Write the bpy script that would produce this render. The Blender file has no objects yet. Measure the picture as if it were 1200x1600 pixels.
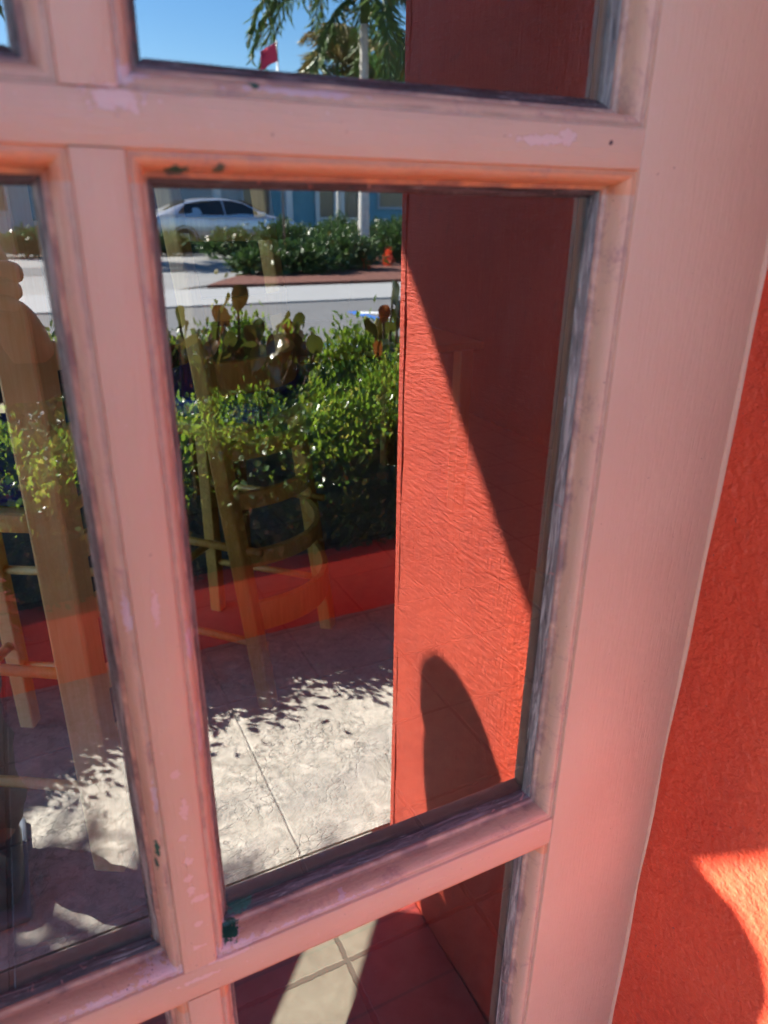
import bpy, bmesh, math, random
import numpy as np
from mathutils import Vector, Matrix
PI = math.pi; R = math.radians
rng = np.random.default_rng(7); random.seed(7)
scn = bpy.context.scene
COL = scn.collection
# ------------------------------------------------------------------ camera
cd = bpy.data.cameras.new('camera'); cam = bpy.data.objects.new('camera', cd); COL.objects.link(cam)
yaw, pitch, roll = R(26.679), R(22.797), R(0.722)
cy, sy, cp, sp = math.cos(yaw), math.sin(yaw), math.cos(pitch), math.sin(pitch)
fw = Vector((sy*cp, cy*cp, -sp)); rt = Vector((cy, -sy, 0)); up = rt.cross(fw)
cr, sr = math.cos(roll), math.sin(roll)
rt, up = rt*cr + up*sr, -rt*sr + up*cr
m = Matrix((rt, up, -fw)).transposed().to_4x4(); m.translation = Vector((0, -.391, 1.25))
cam.matrix_world = m
cd.sensor_fit = 'VERTICAL'; cd.sensor_height = 24; cd.lens = 24*1133.76/1600
cd.clip_start = .01; cd.clip_end = 600
cd.dof.use_dof = True; cd.dof.focus_distance = .95; cd.dof.aperture_fstop = cd.lens/3.9
scn.camera = cam
scn.render.resolution_x = 768; scn.render.resolution_y = 1024
# ------------------------------------------------------------------ light
SD = Vector((.95, 1.0, -1.15)).normalized()            # the way sunlight travels
elev = math.asin(-SD.z)
w = bpy.data.worlds.new('World'); scn.world = w; w.use_nodes = True
nt = w.node_tree; nt.nodes.clear()
sky = nt.nodes.new('ShaderNodeTexSky'); sky.sky_type = 'NISHITA'; sky.sun_disc = False
sky.sun_elevation = elev; sky.sun_rotation = math.atan2(-SD.x, -SD.y)
sky.altitude = 0; sky.air_density = 1.0; sky.dust_density = .3; sky.ozone_density = 3.0
bg = nt.nodes.new('ShaderNodeBackground'); bg.inputs[1].default_value = .082
wo = nt.nodes.new('ShaderNodeOutputWorld')
hs = nt.nodes.new('ShaderNodeHueSaturation'); hs.inputs['Saturation'].default_value = 1.3; nt.links.new(sky.outputs[0], hs.inputs['Color']); nt.links.new(hs.outputs[0], bg.inputs[0]); nt.links.new(bg.outputs[0], wo.inputs[0])
sl = bpy.data.lights.new('sun', 'SUN'); sl.energy = 5.0; sl.angle = R(.5); sl.color = (1, .94, .84)
so = bpy.data.objects.new('sun', sl); COL.objects.link(so)
so.rotation_euler = SD.to_track_quat('-Z', 'Y').to_euler()
scn.view_settings.view_transform = 'Standard'; scn.view_settings.look = 'None'
scn.view_settings.gamma = 1; scn.view_settings.exposure = 2.9
scn.cycles.max_bounces = 12; scn.cycles.transparent_max_bounces = 24
scn.cycles.glossy_bounces = 6; scn.cycles.transmission_bounces = 8; scn.cycles.diffuse_bounces = 5
scn.cycles.sample_clamp_indirect = 6; scn.cycles.caustics_reflective = False

# ------------------------------------------------------------------ materials
class NT:
    def __init__(s, name):
        s.m = bpy.data.materials.new(name); s.m.use_nodes = True
        s.t = s.m.node_tree; s.t.nodes.clear()
        s.out = s.t.nodes.new('ShaderNodeOutputMaterial')
    def n(s, typ, **k):
        nd = s.t.nodes.new('ShaderNode'+typ)
        for a, b in k.items(): setattr(nd, a, b)
        return nd
    def l(s, a, b): s.t.links.new(a, b)
    def coord(s, scale=(1, 1, 1), rot=(0, 0, 0)):
        tc = s.n('TexCoord'); mp = s.n('Mapping'); s.l(tc.outputs['Object'], mp.inputs[0])
        mp.inputs['Scale'].default_value = scale; mp.inputs['Rotation'].default_value = rot
        return mp.outputs[0]
    def noise(s, vec, scale=5, detail=4, rough=.5, dist=0):
        nd = s.n('TexNoise'); s.l(vec, nd.inputs['Vector'])
        nd.inputs['Scale'].default_value = scale; nd.inputs['Detail'].default_value = detail
        nd.inputs['Roughness'].default_value = rough; nd.inputs['Distortion'].default_value = dist
        return nd.outputs[0]
    def ramp(s, v, stops):
        nd = s.n('ValToRGB'); s.l(v, nd.inputs[0]); e = nd.color_ramp.elements
        while len(e) < len(stops): e.new(.5)
        for q, (p, c) in zip(e, stops):
            q.position = p; q.color = (c, c, c, 1) if isinstance(c, (int, float)) else (*c, 1)
        return nd.outputs[0]
    def math(s, op, a, b=None, c=None, clamp=False):
        nd = s.n('Math', operation=op, use_clamp=clamp)
        for i, v in enumerate((a, b, c)):
            if v is None: continue
            if isinstance(v, (int, float)): nd.inputs[i].default_value = v
            else: s.l(v, nd.inputs[i])
        return nd.outputs[0]
    def mix(s, f, a, b, blend='MIX'):
        nd = s.n('Mix', data_type='RGBA', blend_type=blend)
        for k, v in ((0, f), (6, a), (7, b)):
            if isinstance(v, (int, float)): nd.inputs[k].default_value = v
            elif isinstance(v, tuple): nd.inputs[k].default_value = (*v, 1)
            else: s.l(v, nd.inputs[k])
        return nd.outputs[2]
    def bump(s, h, strength=.5, dist=.001, normal=None):
        nd = s.n('Bump'); s.l(h, nd.inputs['Height'])
        nd.inputs['Strength'].default_value = strength; nd.inputs['Distance'].default_value = dist
        if normal: s.l(normal, nd.inputs['Normal'])
        return nd.outputs[0]
    def bsdf(s, col, rough=.6, normal=None, spec=.4, metallic=0, coat=0, trans=None):
        b = s.n('BsdfPrincipled')
        for k, v in (('Base Color', col), ('Roughness', rough)):
            if isinstance(v, tuple): b.inputs[k].default_value = (*v, 1)
            elif isinstance(v, (int, float)): b.inputs[k].default_value = v
            else: s.l(v, b.inputs[k])
        b.inputs['Specular IOR Level'].default_value = spec; b.inputs['Metallic'].default_value = metallic
        b.inputs['Coat Weight'].default_value = coat
        if normal: s.l(normal, b.inputs['Normal'])
        if trans is not None:
            tr = s.n('BsdfTranslucent'); s.l(col, tr.inputs[0]) if not isinstance(col, tuple) else setattr(tr.inputs[0], 'default_value', (*col, 1))
            mx = s.n('MixShader'); mx.inputs[0].default_value = trans
            s.l(b.outputs[0], mx.inputs[1]); s.l(tr.outputs[0], mx.inputs[2]); s.l(mx.outputs[0], s.out.inputs[0])
        else: s.l(b.outputs[0], s.out.inputs[0])
        return s.m
    def spots(s, lst, vec, nz, sharp=900):
        """irregular marks: (x, z, rx, rz, wobble) in the thing's own metres"""
        acc = None
        sep = s.n('SeparateXYZ'); s.l(vec, sep.inputs[0])
        for x, z, rx, rz in lst:
            dx = s.math('MULTIPLY', s.math('SUBTRACT', sep.outputs[0], x), 1/rx)
            dz = s.math('MULTIPLY', s.math('SUBTRACT', sep.outputs[2], z), 1/rz)
            d = s.math('SQRT', s.math('ADD', s.math('MULTIPLY', dx, dx), s.math('MULTIPLY', dz, dz)))
            d = s.math('ADD', d, s.math('MULTIPLY', s.math('SUBTRACT', nz, .5), 3.2))
            v = s.math('MULTIPLY', s.math('SUBTRACT', 1.0, d), 13, clamp=True)
            acc = v if acc is None else s.math('MAXIMUM', acc, v)
        return acc

def simple(name, col, rough=.6, var=.15, scale=20, bump=0, spec=.4, metallic=0, coat=0, bscale=None, trans=None):
    q = NT(name); v = q.coord(); nz = q.noise(v, scale, 5)
    c = q.mix(nz, tuple(x*(1-var) for x in col), tuple(min(1, x*(1+var)) for x in col))
    nm = q.bump(q.noise(v, bscale or scale*3, 4), 1, bump) if bump else None
    return q.bsdf(c, rough, nm, spec, metallic, coat, trans)

PINK = (.575, .285, .225)
def paint(name, kind='face', horiz=False):
    q = NT(name); tc = q.n('TexCoord'); v = tc.outputs['Object']
    big = q.noise(v, 9, 3); fine = q.noise(v, 160, 4); mid = q.noise(v, 38, 4, .6, .5)
    base = q.mix(q.ramp(big, [(.3, 0), (.7, 1)]), (.615, .372, .25), (.665, .415, .28))
    base = q.mix(q.ramp(fine, [(.35, .0), (.75, .22)]), base, (.66, .37, .32))
    # rubbed places where the undercoat shows a paler lilac pink
    lil = (.72, .47, .40) if kind == 'face' else (.66, .47, .46)
    sp_l = {'face': [(.300, 1.288, .020, .0028), (.318, 1.2905, .006, .004), (.047, 1.03, .0022, .012), (.0465, .905, .003, .004), (.049, .875, .0025, .008), (.046, .85, .003, .003), (.052, .79, .006, .003), (.047, .8, .003, .005), (.0475, .828, .004, .0035), (.0485, .765, .0038, .003), (.0475, .742, .005, .002), (.046, .812, .003, .003), (.06, .7195, .010, .0022), (.045, .708, .016, .002), (.075, .7175, .012, .0018), (.056, 1.2945, .012, .006), (.225, 1.299, .03, .0012)],
            'mould': [(.067, .7265, .013, .008), (.085, .722, .02, .003), (.022, .724, .022, .0045), (-.02, .722, .03, .003), (-.09, .722, .03, .0025), (.145, .7225, .05, .0016), (.165, .7255, .004, .002), (.031, 1.03, .0022, .012), (.262, 1.267, .004, .002), (.262, 1.273, .003, .001), (.060, 1.305, .012, .005), (.032, .89, .0018, .012), (.0655, 1.0, .003, .012), (.0655, .93, .002, .02), (.15, 1.303, .03, .0018)]}[kind]
    nzm = q.noise(v, 230, 5, .6)
    lm = q.spots(sp_l, v, nzm)
    base = q.mix(lm, base, lil)
    # painted bounce light, then dark flecks and pin holes in the rubbed corners
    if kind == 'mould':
        sz = q.n('SeparateXYZ'); q.l(v, sz.inputs[0]); bounce_tint = None
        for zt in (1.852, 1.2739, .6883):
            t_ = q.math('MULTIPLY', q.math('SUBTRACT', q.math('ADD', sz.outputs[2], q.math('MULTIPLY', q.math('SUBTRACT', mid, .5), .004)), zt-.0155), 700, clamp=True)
            t_ = q.math('MULTIPLY', t_, q.math('MULTIPLY', q.math('SUBTRACT', zt+.002, sz.outputs[2]), 700, clamp=True)); bounce_tint = t_ if bounce_tint is None else q.math('MAXIMUM', bounce_tint, t_)
        base = q.mix(q.math('MULTIPLY', bounce_tint, .9), base, q.mix(mid, (.70, .27, .12), (.74, .36, .20)))  # orange tint under each opening head stands in for bounced light
    pin = q.ramp(q.noise(v, 620, 2), [(.66, 0), (.70, 1)])
    near = q.spots([(.067, .727, .012, .007), (.022, .725, .018, .006), (.0, .7235, .03, .003)], v, nzm)
    base = q.mix(q.math('MULTIPLY', pin, near), base, (.10, .05, .09))
    fl = q.ramp(q.noise(v, 420, 1), [(.775, 0), (.79, 1)])
    base = q.mix(q.math('MULTIPLY', fl, .7), base, (.80, .60, .55))
    dk = q.ramp(q.noise(v, 300, 1, .5, .3), [(.785, 0), (.80, 1)])
    base = q.mix(q.math('MULTIPLY', dk, .75), base, (.12, .05, .06))
    sp_g = {'face': [(.352, 1.2885, .0016, .0014)], 'mould': [(.073, .729, .007, .0035), (.128, .7325, .0016, .0016), (.083, .734, .008, .0022), (.0675, .736, .002, .006), (.029, .845, .0015, .008), (.0275, .83, .001, .005), (.085, 1.2655, .006, .002), (.105, 1.267, .003, .002), (.125, 1.305, .003, .002)]}[kind]
    gc = (.02, .012, .03) if kind == 'face' else (.012, .10, .065)
    base = q.mix(q.spots(sp_g, v, q.noise(v, 330, 4, .6)), base, gc)
    if kind == 'mould':
        # grime worked into the inner edge of the moulding, towards the glass
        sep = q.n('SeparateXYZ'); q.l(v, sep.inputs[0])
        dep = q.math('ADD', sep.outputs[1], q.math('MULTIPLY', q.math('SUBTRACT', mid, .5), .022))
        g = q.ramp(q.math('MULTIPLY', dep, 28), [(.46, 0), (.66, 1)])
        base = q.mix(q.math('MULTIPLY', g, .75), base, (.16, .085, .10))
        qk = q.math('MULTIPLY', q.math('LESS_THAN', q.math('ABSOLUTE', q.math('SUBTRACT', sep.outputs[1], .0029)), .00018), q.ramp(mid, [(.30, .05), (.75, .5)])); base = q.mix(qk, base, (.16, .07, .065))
        g2 = q.ramp(q.noise(q.coord((1, 1, 1)), 26, 6, .65, 1.2), [(.52, 0), (.66, .55)])
        base = q.mix(q.math('MULTIPLY', g2, q.ramp(q.noise(v, 300, 3), [(.4, .3), (.6, 1)])), base, (.33, .17, .17))
    vs = q.coord(((.08, 1, 1) if horiz else (1, 1, .08)) if kind == 'face' else (.35, 1, .35))
    b1 = q.bump(q.noise(vs, 420, 4, .65), .7, .0008)
    b2 = q.bump(q.noise(v, 75, 5, .6), .6, .0010, b1)
    hsum = q.math('ADD', lm, q.math('MULTIPLY', dk, .6))
    b3 = q.bump(hsum, .7, -.0005, b2)
    return q.bsdf(base, q.ramp(mid, [(.3, .42), (.7, .60)]), b3, .42)
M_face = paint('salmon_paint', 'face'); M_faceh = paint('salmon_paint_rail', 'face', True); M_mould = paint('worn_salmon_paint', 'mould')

def putty_mat():
    q = NT('old_putty'); tc = q.n('TexCoord'); v = tc.outputs['Object']
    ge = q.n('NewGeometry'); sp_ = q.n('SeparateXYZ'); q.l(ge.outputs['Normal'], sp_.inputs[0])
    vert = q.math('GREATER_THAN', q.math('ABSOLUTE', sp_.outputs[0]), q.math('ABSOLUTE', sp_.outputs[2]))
    def str_(sc, det, dist=.5):
        m_ = q.n('Mix', data_type='FLOAT'); q.l(vert, m_.inputs[0])
        q.l(q.noise(q.coord((.09, 1, 1)), sc, det, .6, dist), m_.inputs[2]); q.l(q.noise(q.coord((1, 1, .09)), sc, det, .6, dist), m_.inputs[3]); return m_.outputs[0]
    s1 = str_(210, 5, .6); s2 = str_(520, 3, .2); a = q.noise(v, 60, 5, .65, .6); b = q.noise(v, 300, 3)
    dark = q.mix(a, (.026, .018, .022), (.080, .062, .068)); pale_tone = q.mix(a, (.15, .13, .12), (.30, .27, .24))
    c = q.mix(q.math('MULTIPLY', vert, .55), dark, pale_tone)  # upright beads paler than level ones
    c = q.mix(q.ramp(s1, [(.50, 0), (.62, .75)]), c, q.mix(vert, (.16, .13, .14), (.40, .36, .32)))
    c = q.mix(q.ramp(s1, [(.34, .85), (.44, 0)]), c, (.022, .018, .022))
    c = q.mix(q.ramp(s2, [(.62, 0), (.70, .6)]), c, (.45, .41, .42))
    c = q.mix(q.ramp(q.noise(v, 110, 3, .5, 1), [(.66, 0), (.70, .8)]), c, (.33, .15, .13))
    gs = q.spots([(.085, .736, .010, .004), (.0285, .84, .004, .010)], v, q.noise(v, 330, 4, .6))
    c = q.mix(gs, c, (.012, .10, .065))
    nm = q.bump(s1, .9, .0022, q.bump(b, .6, .0006))
    return q.bsdf(c, q.ramp(b, [(.3, .3), (.7, .65)]), nm, .5)
M_putty = putty_mat()

def wall_mat(name, seed=0, strong=1):
    """plaster-faced board with brushed, slanting ridges under orange-red masonry paint"""
    q = NT(name); tc = q.n('TexCoord')
    v = tc.outputs['Object']
    big = q.noise(v, 5, 3); fine = q.noise(v, 90, 5)
    c = q.mix(q.ramp(big, [(.3, 0), (.7, 1)]), (.57, .060, .028), (.66, .082, .038))
    c = q.mix(q.ramp(fine, [(.35, 0), (.8, .25)]), c, (.78, .14, .06))
    c = q.mix(q.ramp(q.noise(v, 30, 3, .5, .6), [(.66, 0), (.72, .35)]), c, (.34, .06, .045))
    c = q.mix(q.ramp(q.noise(v, 210, 1), [(.775, 0), (.79, .8)]), c, (.12, .06, .08))
    c = q.mix(q.ramp(q.noise(q.coord((1, 1, .35)), 13, 6, .65, .5), [(.5, 0), (.75, .45)]), c, (.40, .045, .03))
    c = q.mix(q.ramp(q.noise(v, 160, 4, .7), [(.56, 0), (.75, .4)]), c, (.80, .22, .14))
    # slanting strokes: stretched noise turned about the wall's normal (X)
    s1 = q.noise(q.coord((1, .22, 1), (R(6), 0, 0)), 205, 4, .6, .1)
    s2 = q.noise(q.coord((1, 1, .10), (R(-3), 0, 0)), 260, 3, .6, .1)
    s3 = q.noise(q.coord((1, .13, 1), (R(-9), 0, 0)), 230, 4, .65, .3)
    area = q.ramp(q.noise(v, 11, 3, .5, .6), [(.40, 0), (.60, 1)])
    lump = q.noise(v, 150, 4, .55)
    lump2 = q.noise(v, 42, 4, .5)
    sep = q.n('SeparateXYZ'); q.l(v, sep.inputs[0])
    # the inner end by the door is rolled stucco, the outer part is brushed board
    board = q.ramp(q.math('MULTIPLY', sep.outputs[1], -1), [(.16, 0), (.23, 1)])
    h1 = q.math('ADD', q.math('MULTIPLY', s1, .75), q.math('ADD', q.math('MULTIPLY', s3, .35), q.math('MULTIPLY', s2, .55)))
    h1 = q.math('ADD', h1, q.math('MULTIPLY', q.noise(v, 700, 3), .3))
    h2 = q.math('ADD', q.math('MULTIPLY', lump, .62), q.math('MULTIPLY', lump2, .55))
    mx = q.n('Mix', data_type='FLOAT'); q.l(board, mx.inputs[0]); q.l(h2, mx.inputs[2]); q.l(h1, mx.inputs[3])
    nm = q.bump(mx.outputs[0], 1.0*strong, .0062)
    return q.bsdf(c, .55, nm, .4)
M_wall = wall_mat('red_board_paint')

def concrete_mat():
    q = NT('stamped_concrete'); tc = q.n('TexCoord'); v = tc.outputs['Object']
    a = q.noise(v, 3.2, 6, .6, .5); b = q.noise(v, 26, 6, .62, .9); f = q.noise(v, 180, 4, .6)
    vo = q.n('TexVoronoi', feature='DISTANCE_TO_EDGE'); vo.inputs['Scale'].default_value = 21
    dv = q.n('Mix', data_type='VECTOR'); dv.inputs[0].default_value = .16
    nn = q.n('TexNoise'); nn.inputs['Scale'].default_value = 14; q.l(v, nn.inputs['Vector'])
    q.l(v, dv.inputs[4]); q.l(nn.outputs['Color'], dv.inputs[5]); q.l(dv.outputs[1], vo.inputs['Vector'])
    crack = q.ramp(vo.outputs['Distance'], [(.0, 1), (.045, 0)])
    area = q.ramp(q.noise(v, 6.5, 4, .6), [(.38, .12), (.60, 1)])
    c = q.mix(q.ramp(b, [(.35, 0), (.65, 1)]), (.36, .335, .28), (.66, .62, .53))
    c = q.mix(q.ramp(a, [(.46, 0), (.66, .65)]), c, (.36, .345, .315))
    st = q.ramp(q.noise(v, 60, 7, .72, .7), [(.50, 0), (.60, .85)])
    c = q.mix(q.math('MULTIPLY', st, area), c, (.17, .16, .145)); c = q.mix(q.ramp(f, [(.56, 0), (.70, .45)]), c, (.22, .21, .19))
    c = q.mix(q.math('MULTIPLY', q.math('MULTIPLY', q.math('MULTIPLY', crack, area), q.ramp(b, [(.4, 0), (.6, 1)])), .5), c, (.24, .23, .21))
    # joints every 27 cm
    sep = q.n('SeparateXYZ'); q.l(v, sep.inputs[0])
    jx = q.math('ABSOLUTE', q.math('SUBTRACT', q.math('FRACT', q.math('MULTIPLY', q.math('ADD', sep.outputs[0], q.math('MULTIPLY', b, .006)), 1/.54)), .6667))
    jl = q.ramp(jx, [(.0, 1), (.008, 0)])
    c = q.mix(q.math('MULTIPLY', jl, .32), c, (.14, .13, .12))
    h = q.math('ADD', q.math('MULTIPLY', b, .9), q.math('MULTIPLY', f, .25))
    h = q.math('SUBTRACT', h, q.math('MULTIPLY', jl, .8))
    h = q.math('SUBTRACT', h, q.math('MULTIPLY', q.math('MULTIPLY', crack, area), .5))
    return q.bsdf(c, .7, q.bump(h, .8, .004), .35)
M_conc = concrete_mat()

def rough_conc():
    q = NT('brushed_concrete'); tc = q.n('TexCoord'); v = tc.outputs['Object']
    b = q.noise(v, 120, 6, .7); a = q.noise(v, 5, 4)
    c = q.mix(q.ramp(b, [(.38, 0), (.62, 1)]), (.16, .155, .14), (.47, .46, .42))
    c = q.mix(q.ramp(a, [(.5, 0), (.8, .5)]), c, (.25, .24, .22))
    return q.bsdf(c, .85, q.bump(b, .9, .004), .3)
M_rough = rough_conc()

def tile_mat():
    q = NT('cream_floor_tile'); tc = q.n('TexCoord'); v = tc.outputs['Object']
    sep = q.n('SeparateXYZ'); q.l(v, sep.inputs[0]); wob = q.math('MULTIPLY', q.math('SUBTRACT', q.noise(v, 70, 3), .5), .006)
    def line(o, off):
        f = q.math('FRACT', q.math('MULTIPLY', q.math('ADD', q.math('ADD', sep.outputs[o], wob), 10-off+.135), 1/.27))
        return q.ramp(q.math('ABSOLUTE', q.math('SUBTRACT', f, .5)), [(.013, 1), (.022, 0)])
    g = q.math('MAXIMUM', line(0, .36-.0), line(1, .44))
    n1 = q.noise(v, 25, 5, .6, .5)
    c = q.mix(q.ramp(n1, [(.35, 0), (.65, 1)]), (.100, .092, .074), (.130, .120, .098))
    c = q.mix(g, c, (.062, .056, .046))
    h = q.math('ADD', q.math('MULTIPLY', g, -1), q.math('MULTIPLY', n1, .3))
    return q.bsdf(c, .4, q.bump(h, .6, .002), .4)
M_tile = tile_mat()

def step_mat():
    q = NT('red_floor_paint'); tc = q.n('TexCoord'); v = tc.outputs['Object']
    n1 = q.noise(v, 14, 5); c = q.mix(n1, (.36, .055, .045), (.50, .085, .07))
    w_ = q.ramp(q.noise(q.coord((1, 1.8, 1), (0, 0, R(20))), 34, 3, .6, 1.2), [(.71, 0), (.74, 1)])
    c = q.mix(w_, c, (.60, .50, .47))
    sep = q.n('SeparateXYZ'); q.l(v, sep.inputs[0])
    f = q.math('ABSOLUTE', q.math('SUBTRACT', q.math('FRACT', q.math('MULTIPLY', q.math('ADD', sep.outputs[1], 10), 1/.14)), .5))
    g = q.ramp(f, [(.012, 1), (.03, 0)])
    c = q.mix(q.math('MULTIPLY', g, .6), c, (.09, .025, .03))
    return q.bsdf(c, .45, q.bump(n1, .5, .002), .4)
M_step = step_mat()

def glass_mats():
    q = NT('mirror_film_glass'); v = q.coord()
    g = q.n('BsdfGlossy'); g.inputs['Roughness'].default_value = .0; g.inputs['Color'].default_value = (.97, .98, 1, 1)
    q.l(q.bump(q.noise(v, 5, 2, .4), .05, .002), g.inputs['Normal'])
    t = q.n('BsdfTransparent'); t.inputs[0].default_value = (.97, .97, .95, 1)
    df = q.n('BsdfDiffuse'); df.inputs[0].default_value = (.6, .6, .6, 1)
    # dried drops and dust specks on the pane
    dust = q.ramp(q.noise(v, 520, 2), [(.74, 0), (.78, .45)])
    mx = q.n('MixShader'); mx.inputs[0].default_value = .215; q.l(t.outputs[0], mx.inputs[1]); q.l(g.outputs[0], mx.inputs[2])
    m2 = q.n('MixShader'); q.l(q.math('ADD', q.math('MULTIPLY', dust, .5), q.math('MULTIPLY', q.ramp(q.noise(q.coord((1, 1, .3)), 30, 6, .7, 1.0), [(.5, 0), (.8, 1)]), .022)), m2.inputs[0]); q.l(mx.outputs[0], m2.inputs[1]); q.l(df.outputs[0], m2.inputs[2])
    q.l(m2.outputs[0], q.out.inputs[0])
    c = NT('clear_glass'); t = c.n('BsdfTransparent'); t.inputs[0].default_value = (.98, .99, .98, 1); c.l(t.outputs[0], c.out.inputs[0])
    return q.m, c.m
M_film, M_clear = glass_mats()

def wood_mat(name, c1, c2):
    q = NT(name); v = q.coord((1, 1, .07)); n = q.noise(v, 90, 5, .6, .8); n2 = q.noise(q.coord(), 6, 3)
    c = q.mix(q.ramp(n, [(.3, 0), (.7, 1)]), c1, c2); c = q.mix(q.ramp(n2, [(.4, 0), (.7, .3)]), c, tuple(x*.6 for x in c1))
    return q.bsdf(c, .4, q.bump(n, .3, .001), .4)
M_wood = wood_mat('varnished_oak', (.88, .52, .19), (.96, .66, .30)); M_wood2 = wood_mat('darker_oak', (.44, .24, .05), (.60, .36, .09)); M_wood3 = wood_mat('dark_wood', (.16, .06, .02), (.24, .10, .035))  # oak in a paler tone for the left chair, darker for the others

def leaf_mat(name, c1, c2, c3=None, rough=.35, tr=.35):
    q = NT(name); oi = q.n('NewGeometry'); rnd = oi.outputs['Random Per Island']
    c = q.mix(rnd, c1, c2)
    if c3: c = q.mix(q.ramp(rnd, [(.90, 0), (.93, 1)]), c, c3)
    return q.bsdf(c, rough, None, .5, trans=tr)
M_leaf = leaf_mat('hedge_leaf', (.03, .085, .012), (.08, .17, .02), (.20, .22, .03), .30, .28)
M_young = leaf_mat('young_hedge_leaf', (.12, .24, .02), (.27, .37, .035), (.38, .38, .07), .28, .45)
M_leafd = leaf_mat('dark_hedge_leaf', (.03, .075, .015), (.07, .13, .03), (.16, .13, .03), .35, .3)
M_round = leaf_mat('round_leathery_leaf', (.11, .035, .012), (.07, .13, .02), (.26, .08, .02), .22, .25)
M_pinkf = leaf_mat('pink_petal', (.62, .10, .16), (.75, .25, .30), None, .5, .3)
M_bush = leaf_mat('verge_bush_leaf', (.04, .09, .02), (.09, .16, .035), None, .5, .2)
M_palm = leaf_mat('palm_leaflet', (.06, .12, .025), (.12, .19, .04), (.30, .22, .06), .4, .3)
M_palmy = leaf_mat('dry_palm_leaflet', (.25, .17, .04), (.20, .20, .05), (.32, .2, .08), .5, .3)
M_tree = leaf_mat('tree_leaf', (.05, .12, .015), (.10, .20, .03), None, .45, .3)
M_redf = leaf_mat('red_orange_bract', (.80, .06, .02), (.85, .14, .04), None, .5, .3)
M_flag = simple('red_flag_cloth', (.85, .06, .16), .7, .2, 9)
M_bark = simple('palm_bark', (.60, .57, .52), .9, .3, 14, .006)
M_stem = simple('brown_stem', (.10, .07, .045), .9, .3, 30, .003)
M_asph = simple('asphalt', (.16, .16, .158), .9, .18, 2.5, .004, .3, bscale=90)
M_ground = simple('street_ground', (.13, .13, .125), .9, .2, 1.2, .004, .3, bscale=60)
M_band = simple('pale_gutter_concrete', (.34, .34, .33), .8, .1, 3, .003)
M_drive = simple('driveway_concrete', (.27, .265, .25), .8, .2, 1.1, .003)
M_mulch = simple('red_mulch', (.20, .08, .055), .95, .6, 40, .02)
M_soil = simple('dark_soil', (.03, .022, .016), .95, .5, 30, .01)
M_white = simple('white_paint', (.78, .78, .77), .6, .06, 8)
M_blue = simple('blue_road_paint', (.03, .16, .55), .6, .1, 8)
M_plant = simple("planter_red_paint", (.66, .075, .035), .5, .14, 9, .0015, bscale=70)
M_bldg = simple('blue_stucco', (.15, .36, .46), .8, .1, 3, .003)
M_bldg2 = simple('grey_stucco', (.42, .46, .50), .8, .1, 3, .003)
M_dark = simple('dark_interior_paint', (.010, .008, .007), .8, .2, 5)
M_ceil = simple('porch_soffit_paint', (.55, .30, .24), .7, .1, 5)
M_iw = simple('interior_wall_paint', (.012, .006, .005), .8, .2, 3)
M_bluef = simple('dark_blue_vinyl', (.008, .012, .16), .35, .3, 25, .001)
M_car = simple('silver_car_paint', (.55, .57, .62), .28, .04, 3, 0, .5, .55, .6)
M_cglass = simple('tinted_car_glass', (.012, .014, .018), .06, .1, 3, 0, .6)
M_tyre = simple('tyre_rubber', (.02, .02, .02), .85, .2, 30)
M_rim = simple('alloy_rim', (.5, .5, .52), .3, .05, 5, 0, .5, .9)
M_lamp = simple('red_lens', (.5, .02, .02), .2, .1, 5)
M_lampw = simple('clear_lens', (.7, .72, .75), .15, .1, 5)
M_wglass = simple('dark_window_glass', (.02, .07, .09), .1, .2, 2, 0, .6)
M_skin = simple('skin', (.15, .080, .052), .5, .08, 30, .0004)
M_shirt = simple('black_sleeve_cloth', (.012, .012, .014), .85, .3, 60, .001)
M_trou = simple('grey_trouser_cloth', (.105, .10, .098), .9, .12, 40, .003, bscale=18)
M_shoe = simple('dark_shoe_leather', (.03, .028, .03), .5, .2, 30)
M_sole = simple('shoe_sole', (.16, .19, .24), .5, .05, 30)
M_hair = simple('dark_hair', (.02, .014, .01), .6, .3, 80, .002)
M_phone = simple('black_phone_case', (.01, .01, .012), .35, .1, 30)
M_eye = simple('eye_white', (.75, .73, .7), .2, .03, 30)
M_lip = simple('lip', (.38, .13, .11), .45, .1, 30)
M_metal = simple('grey_metal', (.35, .35, .35), .4, .1, 10, 0, .5, .8)

# ------------------------------------------------------------------ builders
def tag(o, label=None, cat=None, group=None, kind=None):
    if label: o['label'] = label
    if cat: o['category'] = cat
    if group: o['group'] = group
    if kind: o['kind'] = kind
    return o
def empty(name, label, cat, loc=(0, 0, 0), rz=0, group=None):
    o = bpy.data.objects.new(name, None); COL.objects.link(o); o.location = loc; o.rotation_euler = (0, 0, rz)
    o.empty_display_size = .05
    return tag(o, label, cat, group)
def mk(name, verts, faces, mat, parent=None, smooth=False, mats=None, mi=None):
    me = bpy.data.meshes.new(name); me.from_pydata([tuple(map(float, v)) for v in verts], [], [tuple(int(i) for i in f) for f in faces]); me.update()
    for mm in (mats or [mat]): me.materials.append(mm)
    if mi is not None: me.polygons.foreach_set('material_index', mi)
    if smooth: me.polygons.foreach_set('use_smooth', [True]*len(me.polygons))
    o = bpy.data.objects.new(name, me); COL.objects.link(o)
    if parent: o.parent = parent
    return o
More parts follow.
